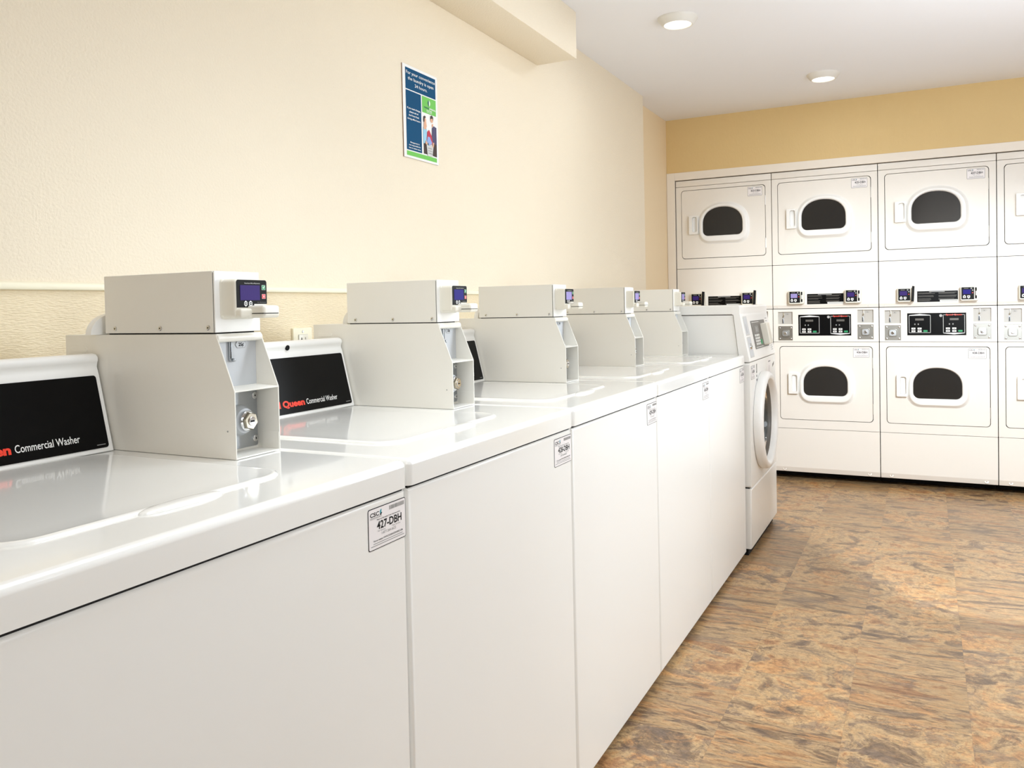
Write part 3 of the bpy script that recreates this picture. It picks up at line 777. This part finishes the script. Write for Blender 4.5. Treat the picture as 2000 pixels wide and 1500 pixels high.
        mb.rect(fr, u0+.018, z0+.0695, u0+.040, z0+.0715, q+.0004, 'grey'); mb.flat(fr, circ(u0+.055, z0+.0705, .0045, 12), q+.0004, 'grey')
        for zc in (.045, .060): mb.flat(fr, circ(u0+.061, z0+zc, .0028, 10), q+.0004, 'lgrey' if zc > .05 else 'redb')
        for s_, uc in ((1, .020), (-1, .041)):
            zc = z0+.023
            mb.flat(fr, [(u0+uc-.007, zc-.007*s_), (u0+uc+.007, zc-.007*s_), (u0+uc+.007, zc+.004*s_), (u0+uc, zc+.0105*s_), (u0+uc-.007, zc+.004*s_)][::s_], q+.0004, 'white')
            mb.rect(fr, u0+uc-.0028, zc-.003, u0+uc+.0028, zc+.003, q+.0007, 'blackp')
        if (j, k) in flaps:
            mb.slab(fr, [(u0+.0735, z0+.002), (u0+.0870, z0+.002), (u0+.0920, z1+.008), (u0+.0790, z1+.010)], .0440, .066, 'blackp', .002)
        else:
            mb.slab(fr, rr(u0+.0725, z0+.012, u0+.0820, z1-.008, .003), .0440, q, 'blackp')
            mb.slab(fr, rr(u0+.0760, z0+.030, u0+.0850, z1-.028, .002), .0440, q+.006, 'offwhite', .001)
        mb.obj('card_reader', t)
    # instruction plate
    mb = MB(); mb.slab(fr, rr(.2065, 1.1085, .4180, 1.1720), .001, .0022, 'black')
    random.seed(40+j)
    mb.rect(fr, .270, 1.1655, .350, 1.1695, .0027, 'grey')
    for c0, c1 in ((.211, .300), (.318, .414)):
        for r_ in range(9):
            zz = 1.1625-r_*.0058
            if r_ in (2, 5): continue
            if c0 > .3 and r_ > 7: continue
            mb.rect(fr, c0, zz-.0011, c1-random.random()*.03, zz+.0011, .0027, 'panelgrey')
    mb.rect(fr, .325, 1.1085, .4180, 1.1205, .0030, 'lgrey'); mb.rect(fr, .331, 1.1135, .4140, 1.1150, .0034, 'grey')
    mb.obj('instruction_plate', t, wn=False)
    return t
FL = {(0, 0), (0, 1), (2, 0)}
dryer(0, '433', None, 'leftmost stacked dryer, upper door marked 433-DBH, lower half behind the washers', FL)
dryer(1, '435', '436', 'stacked dryer with doors marked 435-DBH and 436-DBH, second from the left', FL)
dryer(2, '437', '438', 'stacked dryer with doors marked 437-DBH and 438-DBH, third from the left', FL)
dryer(3, None, None, 'rightmost stacked dryer, cut off by the right edge of the picture', FL)

# ------------------------------------------------------------------ poster, outlet
def poster():
    y0, y1, z0, z1 = 2.1815, 2.3870, 1.6100, 1.9040
    W, H = y1-y0, z1-z0
    fr = Frame((.0, y0, z0), (0, 1, 0), (0, 0, 1), (1, 0, 0))
    t = thing('poster', (0, (y0+y1)/2, (z0+z1)/2), 'blue and green laundry hours notice with a photo of two people on the cream wall', 'poster')
    mb = MB(); n = .0040
    mb.slab(fr, rr(0, 0, W, H), .0002, .003, 'brown'); mb.slab(fr, rr(0, 0, W, H), .003, .0036, 'white')
    R = lambda a, b, c, d, m, k=0: mb.rect(fr, a*W, b*H, c*W, d*H, n+k*.0002, m)
    R(.075, .740, .945, .970, 'navy'); R(.075, .085, .505, .728, 'navy'); R(.535, .548, .945, .728, 'lime'); R(.075, .025, .945, .073, 'lime')
    T = lambda s, x, y, cap, w_=None, m='white', al='c', bold=True: mb.text(fr, s, x*W, y*H, cap*H, n+.0006, m, width=w_*W if w_ else None, align=al, bold=bold)
    T('For your convenience', .51, .905, .034, .83, bold=False); T('the laundry is open', .51, .845, .034, .74, bold=False); T('24 hours.', .51, .785, .034, .36, bold=False)
    for k, s in enumerate(('If you need change,', 'please ask at', 'the Front Desk', 'during office hours.')): T(s, .29, .530-.038*k, .018, (.37, .25, .29, .37)[k])
    for k, s in enumerate(('Management is', 'not responsible for', 'lost or stolen items.')): T(s, .30, .165-.030*k, .014, (.26, .33, .34)[k])
    # leaf mark and lettering
    cx_, cz = .735*W, .668*H; a = [(cx_+math.sin(k*PI/10)*.035*W, cz+(-.038+.0076*k)*H) for k in range(11)]
    mb.flat(fr, [(2*cx_-p-.004*W, q) for p, q in a][::-1], n+.0004, 'dgreen'); mb.flat(fr, [(p+.004*W, q) for p, q in a], n+.0004, 'white')
    mb.text(fr, 'WOOD', .735*W, .600*H, .018*H, n+.0006, 'dgreen', width=.15*W, align='r', bold=True); mb.text(fr, 'SPRING', .740*W, .600*H, .018*H, n+.0006, 'white', width=.19*W, bold=True)
    mb.text(fr, 'SUITES', .74*W, .575*H, .015*H, n+.0006, 'white', width=.16*W, align='c', bold=True); R(.66, .562, .82, .566, 'white', 3)
    mb.obj('printed_board', t, wn=False)
    # printed picture: woman, man, basket of laundry
    mb = MB()
    def poly(p, m, k=0): mb.flat(fr, [(u*W, v*H) for u, v in p], n+.0004+k*.0002, m)
    poly([(.555, .090), (.66, .090), (.64, .22), (.555, .235)], 'hair'); poly([(.545, .20), (.545, .38), (.60, .40), (.655, .37), (.66, .22)], 'sky', 1)
    poly([(.555, .365), (.575, .44), (.64, .45), (.655, .40), (.62, .36)], 'skin', 2); poly([(u/W, v/H) for u, v in circ(.602*W, .465*H, .038*W, 14)], 'skin', 3)
    poly([(.555, .44), (.56, .50), (.60, .515), (.635, .50), (.595, .485), (.585, .445)], 'hair', 4)
    poly([(.82, .090), (.945, .085), (.945, .24), (.83, .25)], 'hair', 1); poly([(.80, .24), (.81, .40), (.86, .43), (.945, .42), (.945, .22)], 'purple', 2)
    poly([(u/W, v/H) for u, v in circ(.805*W, .490*H, .042*W, 14)], 'skin', 3); poly([(.765, .495), (.77, .53), (.81, .545), (.85, .525), (.845, .485), (.82, .512)], 'hair', 4)
    poly([(.80, .44), (.85, .455), (.85, .42), (.81, .41)], 'skin', 1)
    poly([(.64, .25), (.66, .34), (.72, .37), (.79, .31), (.82, .23), (.72, .19)], 'crimson', 5); poly([(.64, .22), (.67, .29), (.73, .29), (.80, .23), (.72, .19)], 'pblue', 6)
    poly([(.64, .20), (.68, .225), (.70, .19)], 'dgreen', 7)
    poly([(.66, .075), (.80, .075), (.84, .20), (.63, .20)], 'lgrey', 5)
    for r_ in range(3):
        for c_ in range(4): poly([(.68+.03*c_, .10+.028*r_), (.70+.03*c_, .10+.028*r_), (.70+.03*c_, .112+.028*r_), (.68+.03*c_, .112+.028*r_)], 'grey', 7)
    poly([(.60, .20), (.65, .19), (.66, .22), (.60, .24)], 'skin', 8); poly([(.80, .18), (.84, .19), (.86, .24), (.82, .24)], 'skin', 8)
    mb.obj('printed_picture', t, wn=False)
poster()
def outlet():
    y0, y1, z0, z1 = 1.6475, 1.7205, .9680, 1.0840
    t = thing('wall_outlet', (0, (y0+y1)/2, (z0+z1)/2), 'cream wall outlet with square receptacle behind the second washer', 'outlet')
    fr = Frame((0, (y0+y1)/2, (z0+z1)/2), (0, 1, 0), (0, 0, 1), (1, 0, 0))
    mb = MB(); mb.slab(fr, rr(-.0365, -.058, .0365, .058, .003), 0, .006, 'rail', .002)
    for v in (-.048, .048): mb.lathe(tuple(fr.p(0, v, .006)), (1, 0, 0), [(.0035, 0), (.003, .001)], 'steel', 10)
    mb.obj('cover_plate', t)
    mb = MB(); mb.slab(fr, rr(-.0175, -.040, .0175, .040, .002), .006, .0085, 'offwhite', .0006); mb.rect(fr, -.0182, -.0407, .0182, .0407, .0063, 'grey')
    for v in (.027, -.014):
        mb.rect(fr, -.009, v-.002, -.007, v+.006, .0088, 'blackp'); mb.rect(fr, -.011, v+.001, -.005, v+.0025, .0089, 'blackp'); mb.rect(fr, .006, v-.002, .0075, v+.006, .0088, 'blackp'); mb.flat(fr, circ(0, v-.009, .0026, 10), .0088, 'blackp')
    mb.obj('receptacle', t, wn=False)
outlet()
